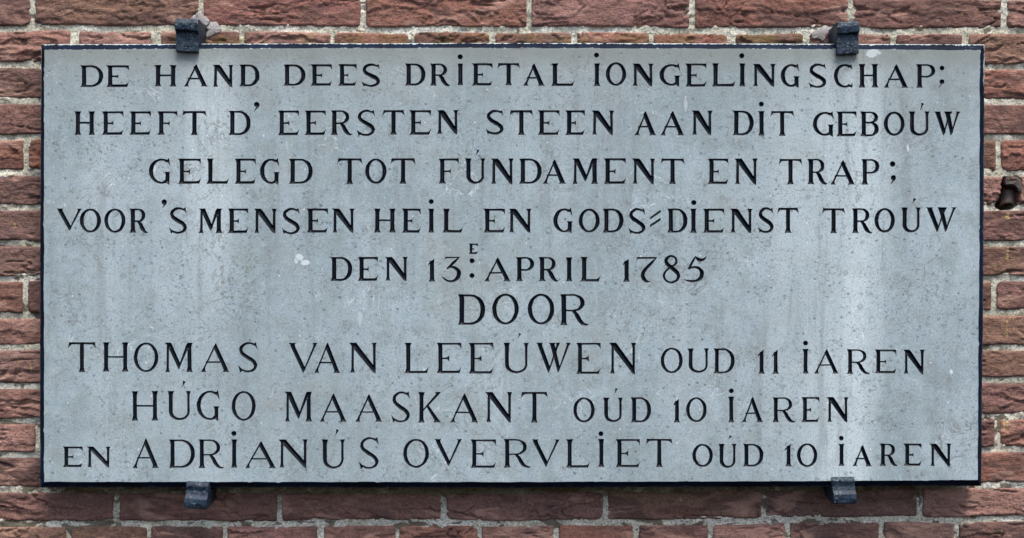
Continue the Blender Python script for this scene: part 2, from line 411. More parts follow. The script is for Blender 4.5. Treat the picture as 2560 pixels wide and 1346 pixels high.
YL = [-18, 70, 164, 253, 343, 432, 520, 609, 695, 789, 869, 966, 1054, 1139, 1225, 1311, 1398]
YM = [-20, 74, 166, 254, 343, 433, 521, 608, 696, 785, 870, 958, 1048, 1133, 1228, 1309, 1396]
YR = [-8, 78, 169, 254, 343, 434, 522, 608, 697, 782, 869, 952, 1042, 1126, 1213, 1298, 1385]
def bed(i, x):
    """height of the centre line of bed joint i"""
    x = np.asarray(x, float)
    if i < 0: base = bed(0, x) + i * 88.0
    elif i >= len(YL): base = bed(len(YL) - 1, x) + (i - len(YL) + 1) * 88.0
    else: return np.interp(x, [-700, 0, 1280, 2560, 3260], [YL[i], YL[i], YM[i], YR[i], YR[i]]) + 3.0 * vnoise(x / 140.0, np.full_like(x, i * 3.7))
    return base
HOLE = (2529, 487)
def hole_depth(px, py):
    """the broken-out socket round the old iron: 0 outside, 1 inside"""
    xl = np.interp(py, [440, 452, 480, 500, 515, 524], [2512, 2506, 2503, 2496, 2489, 2500])
    xr = np.interp(py, [440, 452, 480, 500, 515, 524], [2548, 2553, 2551, 2549, 2545, 2530])
    w = 2.0 * vnoise(px / 9.0, py / 9.0, 4)
    dx = np.minimum(px - xl, xr - px) + w
    dy = np.minimum(py - 444, 524 - py) + w
    return np.clip(np.minimum(dx, dy) / 3.0 + 0.5, 0, 1)

wall = thing('brick_wall', tuple(wall_pt(np.array(1280.), np.array(1760.), -30.0)), 'weathered red brick wall with pale lime mortar joints behind the inscribed stone', 'wall')

# perpend joints measured from the photograph: centre x and half width
ROWS = {
    0: [(-320, 8), (81, 7), (502, 8), (908, 8), (1323, 8), (1731, 9), (2128, 8), (2511, 9), (2915, 8)],
    1: [(-225, 8), (-25, 8), (186, 13), (390, 14), (604, 8), (831, 7), (1028, 8), (1231, 9), (1436, 9), (1629, 8), (1829, 12), (2016, 10), (2234, 9), (2414, 10), (2625, 8), (2830, 8)],
    14: [(-130, 8), (291, 8), (698, 8), (1109, 9), (1514, 8), (1909, 7), (2300, 9), (2705, 8)],
    15: [(-235, 8), (-32, 8), (170, 8), (372, 7), (562, 7), (801, 10), (993, 6), (1199, 7), (1391, 8), (1590, 9), (1777, 9), (1970, 8), (2204, 8), (2392, 8), (2596, 8), (2800, 8)],
}
def perps(i):
    if i in ROWS: return ROWS[i]
    r = random.Random(i * 77 + 5)
    if i % 2:
        return [(178 + 205 * k + r.uniform(-7, 7), 8) for k in range(-3, 15)]
    if i % 4 == 0:
        off = {4: 65, 8: 63, 12: 95}.get(i, 75)
        out = [(off + 404 * k, 9) for k in range(-2, 8)]
        rx = {4: 2497, 8: 2486, 12: 2493}.get(i)
        if rx: out = [p for p in out if abs(p[0] - rx) > 120] + [(rx, 8)]
        return sorted(out)
    return [(285 + 404 * k + r.uniform(-9, 9), 8) for k in range(-3, 8)]

BC = [(0.240, 0.128, 0.108), (0.195, 0.102, 0.090), (0.315, 0.175, 0.145), (0.150, 0.090, 0.082), (0.270, 0.125, 0.092), (0.205, 0.128, 0.108), (0.290, 0.155, 0.140), (0.240, 0.142, 0.100)]
SPECIAL = {(4, 0): (0.26, 0.105, 0.062), (1, 1028): (0.25, 0.125, 0.078), (1, 1231): (0.19, 0.105, 0.076), (1, 1829): (0.16, 0.095, 0.065), (1, 1629): (0.28, 0.10, 0.075),
           (1, -25): (0.34, 0.17, 0.135), (0, 1731): (0.27, 0.12, 0.092), (0, 502): (0.215, 0.095, 0.080)}
def make_brick(i, xa, xb, key, fine=True):
    sd = (i * 131 + int(xa) * 7) % 9973
    r = random.Random(sd)
    ym = float(bed(i, (xa + xb) / 2) + bed(i + 1, (xa + xb) / 2)) / 2
    st = 2.9 if fine else 10.0
    hgt = 74.0
    nx = max(8, int((xb - xa) / st)); ny = max(6, int(hgt / st))
    u = np.linspace(0, 1, nx + 1); v = np.linspace(0, 1, ny + 1)
    U, V = np.meshgrid(u, v)
    X = xa + (xb - xa) * U
    tk = 7.5
    yt = bed(i, X[0]) + tk; yb = bed(i + 1, X[0]) - tk
    Y = yt[None, :] + (yb - yt)[None, :] * V
    # distance to the outline, rounded corners, wandering arris
    dx = np.minimum(X - xa, xb - X); dy = np.minimum(Y - yt[None, :], yb[None, :] - Y)
    rc = r.uniform(4, 16)
    ax = np.clip(rc - dx, 0, None); ay = np.clip(rc - dy, 0, None)
    d = np.where((ax > 0) & (ay > 0), rc - np.hypot(ax, ay), np.minimum(dx, dy))
    d = d + 3.8 * fbm(X / 26.0, Y / 26.0, sd % 97, 3) + 1.6
    roll = np.clip(1 - d / 6.0, 0, 2.2) ** 1.6 * 6.0
    # hand-moulded folds
    s1 = sd % 89 + 3
    tilt = r.uniform(-0.12, 0.12)
    Yr = Y - ym + tilt * (X - xa)
    wq = fbm(X / 110.0, Yr / 42.0, s1, 3)
    n = fbm(X / 170.0 + wq * 0.8, Yr / 46.0 + wq * 1.1, s1 + 11, 3, 0.45)
    K = r.uniform(30.0, 62.0)
    vv = Yr / K + n * r.uniform(1.6, 2.8) + 20
    fr = vv - np.floor(vv)
    saw = np.where(fr < 0.90, (fr / 0.90) ** 1.3, (1 - fr) / 0.10)
    mask = np.clip(fbm(X / 120.0, Y / 60.0, s1 + 5, 2) * 2.8 + r.uniform(-0.6, 0.7), 0, 1)
    h = r.uniform(3.0, 8.0) * (saw - 0.5) * mask + 2.6 * fbm(X / 90.0, Y / 45.0, s1 + 2, 3)
    h += 1.2 * (fbm(X / 34.0, Yr / 13.0, s1 + 61, 3, 0.55)) * (0.4 + mask)
    # cracks
    cn = fbm(X / 210.0 + wq * .5, (Yr + r.uniform(-.1, .1) * (X - xa)) / 44.0, s1 + 31, 4, 0.5)
    h -= np.clip(1.25 - np.abs(cn) / 0.05, 0, 1) * 7.5 * np.clip(fbm(X / 80.0, Y / 50.0, s1 + 41, 2) * 4, 0, 1)
    h += 2.1 * fbm(X / 11.0, Y / 7.0, s1 + 7, 3, 0.6)
    # many bricks are darker and slightly set back below a ragged line
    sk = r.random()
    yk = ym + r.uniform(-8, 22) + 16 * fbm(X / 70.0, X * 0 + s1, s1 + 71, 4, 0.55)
    low_band = np.clip((Y - yk) / 2.2 + 0.5, 0, 1) * (1.0 if sk < 0.62 else 0.0)
    low_band = low_band * np.clip(fbm(X / 60.0, Y / 40.0, s1 + 81, 2) * 3 + 1.1, 0, 1)
    h -= r.uniform(1.5, 4.0) * low_band
    h = h + r.uniform(-0.5, 3.0) - roll
    if i == 5 and xa < 2529 < xb + 60 or i == 6 and xa < 2529 < xb + 60:
        h = h - 75 * hole_depth(X, Y)
    Vt = wall_pt(X, Y, h).reshape(-1, 3)
    W1 = nx + 1
    idx = np.arange(W1 * (ny + 1)).reshape(ny + 1, W1)
    F = np.stack([idx[1:, :-1], idx[1:, 1:], idx[:-1, 1:], idx[:-1, :-1]], -1).reshape(-1, 4)
    # sides running back into the wall
    ring = np.concatenate([idx[0, :], idx[1:, -1], idx[-1, -2::-1], idx[-2:0:-1, 0]])
    back = Vt[ring].copy(); back[:, 1] = -(WF - 42) * S
    nb = len(Vt) + np.arange(len(ring))
    SF = np.stack([ring, np.roll(ring, -1), np.roll(nb, -1), nb], -1)
    Vt = np.vstack([Vt, back]); F = np.vstack([F, SF])
    org = wall_pt(np.array((xa + xb) / 2), np.array(ym), 0.0)
    o = mesh_obj('brick', Vt, F, BRICK, wall, tuple(org), smooth=True)
    at = o.data.attributes.new('low_band', 'FLOAT', 'POINT')
    at.data.foreach_set('value', np.concatenate([low_band.ravel(), np.zeros(len(back))]).astype(np.float32))
    c = SPECIAL.get(key, r.choice(BC)); j = r.uniform(0.82, 1.42)
    o.color = (c[0] * j, c[1] * j, c[2] * j, 1)
    return o
nb = 0
for i in range(-4, 19):
    P = perps(i)
    for a, b in zip(P[:-1], P[1:]):
        xa, xb = a[0] + a[1] - 1.5, b[0] - b[1] + 1.5
        if xa > 3130 or xb < -570: continue
        hid = xa > 175 and xb < 2395 and 2 <= i <= 12
        if hid: continue
        inview = xb > -20 and xa < 2580 and -1 <= i <= 15
        key = (i, 0) if i == 4 and xa < 100 else (i, int(a[0]))
        make_brick(i, xa, xb, key, inview); nb += 1
print('bricks', nb)

def axis(stops):
    out = []
    for a, b, s in stops:
        n = max(1, int((b - a) / s)); out += list(np.linspace(a, b, n, endpoint=False))
    return np.array(out + [stops[-1][1]])
def mortar():
    gx = axis([(-620, -30, 30), (-30, 180, 4.5), (180, 2400, 5.0), (2400, 2480, 4.5), (2480, 2570, 2.6), (2570, 3180, 30)])
    gy = axis([(-360, -20, 30), (-20, 180, 4.0), (180, 430, 8), (430, 535, 2.8), (535, 1190, 6), (1190, 1370, 4.0), (1370, 1750, 30)])
    X, Y = np.meshgrid(gx, gy)
    h = -4.6 + 4.6 * fbm(X / 44.0, Y / 22.0, 7, 4, 0.6) + 1.5 * vnoise(X / 7.0, Y / 7.0, 9)
    # knocked-out stretches
    dn = fbm(X / 36.0, Y / 16.0, 29, 3)
    h -= np.clip(dn * 3 - 0.7 + Y / 3200.0, 0, 1) * 3.0
    # behind the bricks' middles the bed lies deeper, so that folds and cracks stay brick to their bottoms
    deep = np.zeros_like(X)
    for i in range(-4, 19):
        yt, yb = bed(i, gx)[None, :], bed(i + 1, gx)[None, :]
        dyy = np.minimum(Y - yt, yb - Y)
        dxx = np.full_like(gx, 1e3)
        for (c, w) in perps(i): dxx = np.minimum(dxx, np.abs(gx - c) - (w - 8))
        deep = np.maximum(deep, np.clip((np.minimum(dyy, dxx[None, :]) - 14.5) / 5.0, 0, 1))
    h -= 16 * deep
    h -= 110 * hole_depth(X, Y)
    V = wall_pt(X, Y, h).reshape(-1, 3)
    idx = np.arange(X.size).reshape(X.shape)
    F = np.stack([idx[1:, :-1], idx[1:, 1:], idx[:-1, 1:], idx[:-1, :-1]], -1).reshape(-1, 4)
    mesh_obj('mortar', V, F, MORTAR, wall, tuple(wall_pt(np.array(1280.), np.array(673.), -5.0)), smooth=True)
mortar()

def slab_from_outline(pts, f0, f1, dome=1.5):
    """a solid plate whose outline is pts (photo px), back at f0 and face at f1 (px in front of the brick face)"""
    n = len(pts); cx = sum(p[0] for p in pts) / n; cy = sum(p[1] for p in pts) / n
    V = []; F = []
    rings = [(1.0, f0), (1.0, f1 - 1.0), (0.93, f1), (0.5, f1 + dome * 0.7)]
    for s, f in rings:
        for k, p in enumerate(pts):
            V.append(wall_pt(np.array(cx + (p[0] - cx) * s), np.array(cy + (p[1] - cy) * s), f + (0.5 * math.sin(k * 2.3) if s < 1 else 0)))
    for r_ in range(len(rings) - 1):
        for k in range(n):
            a, b = r_ * n + k, r_ * n + (k + 1) % n
            F.append([a, a + n, b + n, b])
    V.append(wall_pt(np.array(cx), np.array(cy), f1 + dome)); c = len(V) - 1
    for k in range(n):
        F.append([(len(rings) - 1) * n + k, c, (len(rings) - 1) * n + (k + 1) % n])
    return V, F
def patch(pts, f1=4.0):
    # resample and roughen the outline
    out = []
    for k in range(len(pts)):
        a, b = pts[k], pts[(k + 1) % len(pts)]
        m = max(1, int(math.hypot(b[0] - a[0], b[1] - a[1]) / 4))
        for j in range(m):
            t = j / m
            out.append((a[0] + (b[0] - a[0]) * t + random.uniform(-.8, .8), a[1] + (b[1] - a[1]) * t + random.uniform(-.8, .8)))
    V, F = slab_from_outline(out, -12, f1)
    o = mesh_obj('mortar_patch', V, F, PATCH, wall, (0, 0, 0), smooth=False)
    return o
k0 = 0.4832 * 0.2
def zp(x0, y0, sc, L): return [(x0 + a / sc, y0 + b / sc) for a, b in L]
patch(zp(400, 20, 10.355, [(985, 130), (1090, 130), (1130, 205), (1210, 240), (1290, 330), (1255, 420), (1205, 470), (1050, 395), (960, 300), (975, 200)]), 3.5)
patch(zp(400, 20, 10.355, [(1275, 440), (1310, 370), (1460, 375), (1500, 410), (1545, 480), (1570, 560), (1555, 640), (1430, 665), (1330, 730), (1235, 775), (1180, 740), (1215, 660), (1290, 580), (1220, 520)]), 5.0)
patch(zp(400, 20, 10.355, [(780, 290), (830, 240), (880, 190), (950, 190), (955, 300), (880, 330), (800, 330)]), 2.5)
patch(zp(2040, 30, 10.355, [(-130, 560), (0, 480), (140, 420), (330, 400), (420, 420), (340, 560), (230, 700), (170, 760), (30, 680), (-80, 700), (-100, 640)]), 4.0)

# ------------------------------------------------------------------ old iron in the wall, right
def loft(profiles, closed=True, caps=True):
    """list of rings (each a list of 3-D points with equal counts) -> verts, faces"""
    V = [p for r in profiles for p in r]; n = len(profiles[0]); F = []
    for k in range(len(profiles) - 1):
        for j in range(n if closed else n - 1):
            a, b = k * n + j, k * n + (j + 1) % n
            F.append([a, b, b + n, a + n])
    if caps:
        F.append(list(range(n))[::-1]); F.append([(len(profiles) - 1) * n + j for j in range(n)])
    return V, F
def WP(px, py, f): return tuple(wall_pt(np.array(float(px)), np.array(float(py)), f))
sock = thing('iron_socket', WP(2529, 525, -5), 'rusty broken iron socket in a dark hole in the brickwork right of the stone', 'iron bracket')
# upper lug: a lumpy plate end
rings = []
for t, (s, f) in enumerate(((0.86, -40), (1.0, -6), (1.0, 4), (0.9, 8), (0.62, 9.5))):
    R = []
    out = [(2512, 446), (2522, 441), (2536, 442), (2546, 444), (2552, 450), (2553, 466), (2551, 478), (2546, 481), (2545, 473), (2538, 467), (2530, 464), (2520, 463), (2511, 462), (2510, 454)]
    for k, (a, b) in enumerate(out):
        R.append(WP(2531 + (a - 2531) * s, 456 + (b - 456) * s + 0.6 * math.sin(k * 1.9 + t), f + 1.2 * math.sin(k * 1.3)))
    rings.append(R)
V, F = loft(rings)
mesh_obj('lug', V, F, LUG, sock, (0, 0, 0), smooth=False)
# half tube below, its mouth turned down
rings = []
for t in range(8):
    u = t / 7; R = []
    py = 474 + u * 34
    cx = 2529 - u * 4; rad = 14 + u * 5
    for j in range(15):
        a = math.pi * j / 14
        R.append(WP(cx - math.cos(a) * rad, py - math.sin(a) * 0 + (1 - math.sin(a)) * 9 * u, -24 + math.sin(a) * (13 + 5 * u)))
    for j in range(15):
        a = math.pi * (14 - j) / 14
        R.append(WP(cx - math.cos(a) * (rad - 2.5), py + (1 - math.sin(a)) * 9 * u, -26.5 + math.sin(a) * (13 + 5 * u)))
    rings.append(R)
V, F = loft(rings)
mesh_obj('tube', V, F, RUST, sock, (0, 0, 0), smooth=True)

# ------------------------------------------------------------------ letter shapes (photo px, y up from the base line)
def cat(pts, n=7):
    P = [np.array(p, float) for p in pts]; P = [2 * P[0] - P[1]] + P + [2 * P[-1] - P[-2]]
    out = []
    for k in range(1, len(P) - 2):
        for j in range(n):
            t = j / n; a, b, c, d = P[k - 1], P[k], P[k + 1], P[k + 2]
            out.append(0.5 * ((2 * b) + (-a + c) * t + (2 * a - 5 * b + 4 * c - d) * t * t + (-a + 3 * b - 3 * c + d) * t ** 3))
    out.append(P[-2]); return out
def stroke(pts, n=6):
    """pts: (x, y, width) centre line -> quads"""
    C = cat(pts, n); L = []; R = []
    for k, c in enumerate(C):
        a = C[max(0, k - 1)]; b = C[min(len(C) - 1, k + 1)]
        d = np.array([b[0] - a[0], b[1] - a[1]]); d /= (np.hypot(*d) + 1e-9)
        nrm = np.array([-d[1], d[0]]); w = max(c[2], 0.6) / 2
        L.append(c[:2] + nrm * w); R.append(c[:2] - nrm * w)
    return [[tuple(L[k]), tuple(L[k + 1]), tuple(R[k + 1]), tuple(R[k])] for k in range(len(C) - 1)]
def leg(xb, xt, yb, yt, wb, wt=None, lb=0, rb=0, lt=0, rt=0, f=None, H=56):
    """straight limb with horizontal ends at yb (centre xb) and yt (centre xt); lb, rb, lt, rt: serif reach"""
    wt = wb if wt is None else wt
    f = f or H * 0.17; Lh = yt - yb; f = min(f, Lh * 0.4)
    def c(y): t = (y - yb) / Lh; return xb + (xt - xb) * t, (wb + (wt - wb) * t) / 2
    ys = [0, .15, .35, .62, 1]
    left = []; right = []
    for u in ys:
        y = yb + f * u; cx, h = c(y); k = (1 - u) ** 2.0
        left.append((cx - h - lb * k, y)); right.append((cx + h + rb * k, y))
    for u in ys[::-1]:
        y = yt - f * u; cx, h = c(y); k = (1 - u) ** 2.0
        left.append((cx - h - lt * k, y)); right.append((cx + h + rt * k, y))
    return [left + right[::-1]]
def ring_arc(cx, cy, rx, ry, t_side, t_top, a0, a1, n=30, sq=1.0):
    out = []
    def pt(a, rx, ry):
        ca, sa = math.cos(a), math.sin(a)
        return (cx + math.copysign(abs(ca) ** sq, ca) * rx, cy + math.copysign(abs(sa) ** sq, sa) * ry)
    for k in range(n):
        a = math.radians(a0 + (a1 - a0) * k / n); b = math.radians(a0 + (a1 - a0) * (k + 1) / n)
        out.append([pt(a, rx, ry), pt(b, rx, ry), pt(b, rx - t_side, ry - t_top), pt(a, rx - t_side, ry - t_top)])
    return out
def q(*pts): return [list(pts)]
def arm(x0, x1, y, n, down=0, up=0, slant=0):
    """thin horizontal arm, right end swelling into a beak down and/or up"""
    h = n / 2; L = x1 - x0; b = min(0.42 * L, 9)
    pts = [(x0, y - h), (x1 - b - 1, y - h)]
    if down: pts += [(x1 - b * .55, y - h - down * .18), (x1 - b * .2, y - h - down * .5), (x1 + slant * .2, y - h - down)]
    else: pts += [(x1 - (slant if up else 0), y - h)]
    if up: pts += [(x1 + slant * .2, y + h + up), (x1 - b * .25, y + h + up * .48), (x1 - b * .6, y + h + up * .16)]
    else: pts += [(x1, y + h)]
    pts += [(x1 - b - 1, y + h), (x0, y + h)]
    return [pts]
def bowl(xs, W_, y0, y1, t, n, straight=0.42):
    """D / P / B / R bowl from the stem xs to W_"""
    xc = xs + (W_ - xs) * straight; cy = (y0 + y1) / 2; ry = (y1 - y0) / 2
    out = ring_arc(xc, cy, W_ - xc, ry, t, n, -90, 90, 26, 0.94)
    out += q((xs - 1, y1 - n), (xc + .3, y1 - n), (xc + .3, y1), (xs - 1, y1)) + q((xs - 1, y0), (xc + .3, y0), (xc + .3, y0 + n), (xs - 1, y0 + n))
    return out
def glyph(ch, Wd, H, t, n):
    e = 3.6 if H > 40 else 2.0     # serif reach
    if H < 35: e = 1.6
    E = dict(H=H)
    if ch == 'I': return leg(Wd / 2, Wd / 2, 0, H, t, lb=Wd / 2 - t / 2, rb=Wd / 2 - t / 2, lt=Wd / 2 - t / 2, rt=Wd / 2 - t / 2, **E)
    if ch == 'H':
        return leg(e + t / 2, e + t / 2, 0, H, t, lb=e, rb=e, lt=e, rt=e, **E) + leg(Wd - e - t / 2, Wd - e - t / 2, 0, H, t, lb=e, rb=e, lt=e, rt=e, **E) + \
            q((e + t / 2, H * .47), (Wd - e - t / 2, H * .47), (Wd - e - t / 2, H * .47 + n * .9), (e + t / 2, H * .47 + n * .9))
    if ch in 'EFL':
        s = e * 1.3; cx = s + t / 2
        out = leg(cx, cx, 0, H, t, lb=s, rb=(e if ch == 'F' else 0), lt=s if ch != 'L' else e, rt=e if ch == 'L' else 0, **E)
        if ch in 'EF':
            xe = Wd - (1.5 if ch == 'E' else 0)
            out += arm(cx, xe, H - n / 2, n, down=H * .17, slant=2)
            xm = cx + (Wd - cx) * (.42 if ch == 'E' else .52)
            m = H * .49; nn = n * .8
            out += [[(cx, m - nn / 2), (xm - H * .13, m - nn / 2), (xm - H * .05, m - H * .045), (xm, m - H * .115), (xm, m + H * .115), (xm - H * .05, m + H * .05), (xm - H * .13, m + nn / 2), (cx, m + nn / 2)]]
        if ch in 'EL': out += arm(cx, Wd - 1.5, n * .6, n * 1.2, up=H * .16, slant=4)
        return out
    if ch == 'T':
        out = leg(Wd / 2, Wd / 2, 0, H - 1, t, lb=e, rb=e, **E)
        dn = H * .17
        out += [[(0, H - n - dn), (2.5, H - n - dn * .55), (Wd * .14, H - n - .8), (Wd * .3, H - n), (Wd * .7, H - n), (Wd * .86, H - n - .8), (Wd - 2.5, H - n - dn * .55), (Wd, H - n - dn), (Wd - 3.2, H + 1), (Wd - 6, H), (6, H), (3.2, H + 1)]]
        return out
    if ch == 'D':
        s = e * 1.2; cx = s + t / 2
        return leg(cx, cx, 0, H, t, lb=s, lt=s, **E) + bowl(cx, Wd, 0, H, t, n * .95, .34)
    if ch == 'P':
        cx = e + t / 2
        return leg(cx, cx, 0, H, t, lb=e, rb=e, lt=e, **E) + bowl(cx, Wd, H * .43, H, t * .95, n * .85, .42)
    if ch == 'B':
        cx = e + t / 2
        return leg(cx, cx, 0, H, t, lb=e, lt=e, **E) + bowl(cx, Wd - 1.5, H * .52, H, t * .9, n * .85, .42) + bowl(cx, Wd, 0, H * .52 + n * .8, t, n * .9, .42)
    if ch == 'R':
        cx = e + t / 2; bx = Wd * .86
        out = leg(cx, cx, 0, H, t, lb=e, rb=e, lt=e, **E) + bowl(cx, bx, H * .44, H, t * .9, n * .8, .40)
        a = cx + (bx - cx) * .42
        out += stroke([(a, H * .47, n), (a + Wd * .12, H * .36, t * .85), (a + Wd * .22, H * .2, t * .95), (a + Wd * .34, H * .065, t * .75), (Wd * .93, H * .02, n * .8), (Wd, H * .045, 1.2)])
        return out
    if ch in 'O0':
        return ring_arc(Wd / 2, H / 2, Wd / 2, H / 2, t * .92, n, 0, 360, 46)
    if ch == 'C':
        out = ring_arc(Wd * .58, H / 2, Wd * .58, H / 2, t * .95, n, 52, 306, 34)
        out += q((Wd * .93, H * 1.0), (Wd * .99, H * .76), (Wd * .88, H * .85), (Wd * .7, H * .93), (Wd * .7, H * .97), (Wd * .86, H * .95))
        out += q((Wd * .72, H * .05), (Wd * .98, H * .0), (Wd, H * .22), (Wd * .90, H * .12), (Wd * .72, H * .1))
        return out
    if ch == 'G':
        out = ring_arc(Wd * .56, H / 2, Wd * .56, H / 2, t, n, 55, 300, 34)
        out += q((Wd * .90, H * 1.03), (Wd * .97, H * .66), (Wd * .87, H * .82), (Wd * .70, H * .92), (Wd * .70, H * .985), (Wd * .82, H * .955))
        gx = Wd * .83
        out += leg(gx, gx, H * .06, H * .47, t * .95, lb=0, rb=0, lt=e * .9, rt=e * .9, H=H * .6)
        out += q((Wd * .60, 0), (gx - t / 2, H * .055), (gx + t * .47, -H * .05), (gx + t * .47, H * .3), (gx - t / 2, H * .16), (Wd * .62, n))
        return out
    if ch == 'S':
        P = [(.80, .90, n * .8), (.62, .955, n), (.40, .95, n * 1.2), (.20, .85, t * .72), (.155, .72, t * .82), (.26, .60, t * .9), (.50, .485, t), (.76, .365, t * .95), (.865, .23, t * .85), (.78, .10, t * .65), (.55, .035, n), (.30, .055, n), (.13, .12, n * .9)]
        out = stroke([(a * Wd, b * H, c) for a, b, c in P])
        out += q((Wd * .89, H * 1.0), (Wd * .955, H * .75), (Wd * .84, H * .86), (Wd * .68, H * .925), (Wd * .68, H * .975), (Wd * .80, H * .955))
        out += q((0, H * .26), (Wd * .11, -H * .01), (Wd * .20, H * .045), (Wd * .34, H * .04), (Wd * .34, H * .085), (Wd * .17, H * .13), (Wd * .06, H * .205))
        return out
    if ch == 'A':
        ax = Wd * .51; tw = t * 1.12; nw = n * 1.15
        l0 = e * 1.1; r0 = Wd - e
        out = [[(0, 0), (l0 + nw + e, 0), (l0 + nw + e * .25, H * .06), (l0 + nw + 1.4, H * .16), (ax + nw * .2, H * .93), (ax + 0.8, H), (ax - .8, H), (l0 + 2, H * .14), (l0 * .6, H * .055)]]
        out += [[(r0 - tw - e, 0), (Wd, 0), (r0 + .2, H * .05), (r0 - 2.2, H * .15), (ax + 1.0, H), (ax - 1.0, H), (ax - tw * .55, H * .86), (r0 - tw - 2.2, H * .16), (r0 - tw - e * .1, H * .06)]]
        y = H * .32
        out += q((ax * (y / H) * .95, y), (Wd - (Wd - ax) * y / H - t * .5, y), (Wd - (Wd - ax) * y / H - t * .5, y + n * .8), (ax * (y / H) * .95 + 2, y + n * .8))
        return out
    if ch == 'V':
        vx = Wd * .51; tw = t * 1.1; nw = n * 1.15
        out = [[(0, H), (e * .9, H * .95), (e * .9 + 2, H * .86), (vx - 1, 0), (vx + 1, 0), (vx + tw * .5, H * .13), (e + tw + 2, H * .86), (e + tw + .3, H * .95), (e * 1.8 + tw, H)]]
        r = Wd - e - nw
        out += [[(vx, 0), (vx + 1.5, H * .02), (r + nw - 1.8, H * .86), (Wd - e * .5, H * .95), (Wd, H), (r - e, H), (r - e * .1, H * .95), (r - 1.8, H * .86), (vx - 1, H * .06)]]
        return out
    if ch == 'W':
        out = []
        for o, s in ((0, .36), (.36, .64)):
            x0 = Wd * o; vx = Wd * s; tw = t * 1.15; nw = n * 1.1
            out += [[(x0, H), (x0 + e * .9, H * .95), (x0 + e + 1.2, H * .88), (vx - 1, 0), (vx + 1, 0), (vx + tw * .45, H * .15), (x0 + e + tw + 1, H * .88), (x0 + e + tw, H * .95), (x0 + e * 1.5 + tw, H)]]
            xr = Wd * (.70 if o == 0 else 1.0)
            r = xr - e - nw
            out += [[(vx, 0), (vx + 1.5, H * .03), (r + nw - 1.2, H * .88), (xr - e * .5, H * .95), (xr, H), (r - e, H), (r - e * .1, H * .95), (r - 1.5, H * .88), (vx - .6, H * .07)]]
        return out
    if ch == 'N':
        nw = n * 1.25; xl = Wd * .10 + nw * .3; xr = Wd - e - nw / 2
        out = leg(xl, xl + .4, 0, H * .97, nw, lb=e * .8, rb=e * .8, **E)
        out += leg(xr, xr, 0, H, nw, lt=e, rt=e, **E)
        tw = t * 1.25
        out += [[(0, H), (3, H * .95), (xl - nw * .3, H * .88), (xr - nw / 2 - .5, H * .02), (xr + nw * .45, -H * .04), (xr + nw / 2, H * .16), (xl + tw + 1.2, H * .92), (xl + tw * .75, H)]]
        return out
    if ch == 'M':
        nw = n * 1.15; xl = Wd * .11; xr = Wd - e - t / 2; vx = Wd * .505
        out = leg(xl, xl + .8, 0, H * .97, nw, lb=e * .9, rb=e * .9, **E)
        out += leg(xr, xr - .5, 0, H, t, lb=e, rb=e, rt=e * .9, **E)
        tw = t * 1.1
        out += [[(0, H), (3, H * .95), (xl, H * .88), (vx - 1.2, H * .10), (vx + .6, H * .10), (vx + tw * .5, H * .25), (xl + tw * .95, H * .94), (xl + tw * .8, H)]]
        out += [[(vx - .6, H * .10), (vx + 1.4, H * .13), (xr + 1, H * .94), (xr + 1, H), (xr - 5, H), (xr - nw - 2.5, H * .92), (vx - .5, H * .2)]]
        return out
    if ch == 'U':
        nw = n * 1.2; xl = e; cx0 = xl + t / 2; xr = Wd - e - nw / 2; yb = H * .30
        out = leg(cx0, cx0, yb, H, t, lt=e, rt=e, **E) + leg(xr, xr, yb, H, nw, lt=e, rt=e, **E)
        m = 24; xo0, xo1 = xl, xr + nw / 2; xi0, xi1 = xl + t, xr - nw / 2
        for k in range(m):
            a = math.pi + math.pi * k / m; b = math.pi + math.pi * (k + 1) / m
            def o(a): return ((xo0 + xo1) / 2 + math.cos(a) * (xo1 - xo0) / 2, yb + math.sin(a) * yb + .4)
            def i_(a): return ((xi0 + xi1) / 2 + math.cos(a) * (xi1 - xi0) / 2, yb + math.sin(a) * (yb - n * 1.15) + .4)
            out.append([o(a), o(b), i_(b), i_(a)])
        return out
    if ch == 'K':
        cx = e + t / 2; nw = n * 1.3
        out = leg(cx, cx, 0, H, t, lb=e, rb=e, lt=e, rt=e, **E)
        out += [[(cx + t * .4, H * .36), (cx + t * .4, H * .44), (Wd - e * 1.6 - nw, H * .94), (Wd - e * 2.6 - nw, H), (Wd, H), (Wd - e * .8, H * .95), (Wd - e * 1.4, H * .92)]]
        out += [[(Wd * .36, H * .52), (Wd * .46, H * .57), (Wd - e * 1.6, H * .10), (Wd, 0), (Wd - e * 2 - t * 1.2, 0), (Wd - e - t * 1.3, H * .08)]]
        return out
    if ch == '1':
        cx = Wd - e - t / 2 - .5
        return leg(cx, cx, 0, H * .9, t, lb=e, rb=e, **E) + q((cx - t / 2, H * .70), (cx + t / 2, H * .6), (cx + t / 2, H), (cx + t / 2 - 3, H * .95), (cx - t * .7, H * .82), (0, H * .73), (1, H * .70), (cx - t / 2, H * .76))
    if ch == '3':
        out = [[(Wd * .12, H * .82), (Wd * .2, H * .92), (Wd * .3, H * .945), (Wd * .82, H * .945), (Wd * .94, H * .985), (Wd, H), (Wd * .2, H)]]
        out += stroke([(Wd * .93, H * .985, 2.5), (Wd * .6, H * .75, n * 1.3), (Wd * .27, H * .52, n * .8)], 3)
        out += stroke([(Wd * .27, H * .52, 1.0), (Wd * .45, H * .59, n), (Wd * .7, H * .56, t * .7), (Wd * .90, H * .40, t * .95), (Wd * .86, H * .2, t * .95), (Wd * .66, H * .06, t * .6), (Wd * .40, H * .03, n), (Wd * .17, H * .11, n * .9), (0, H * .22, 1.6)])
        return out
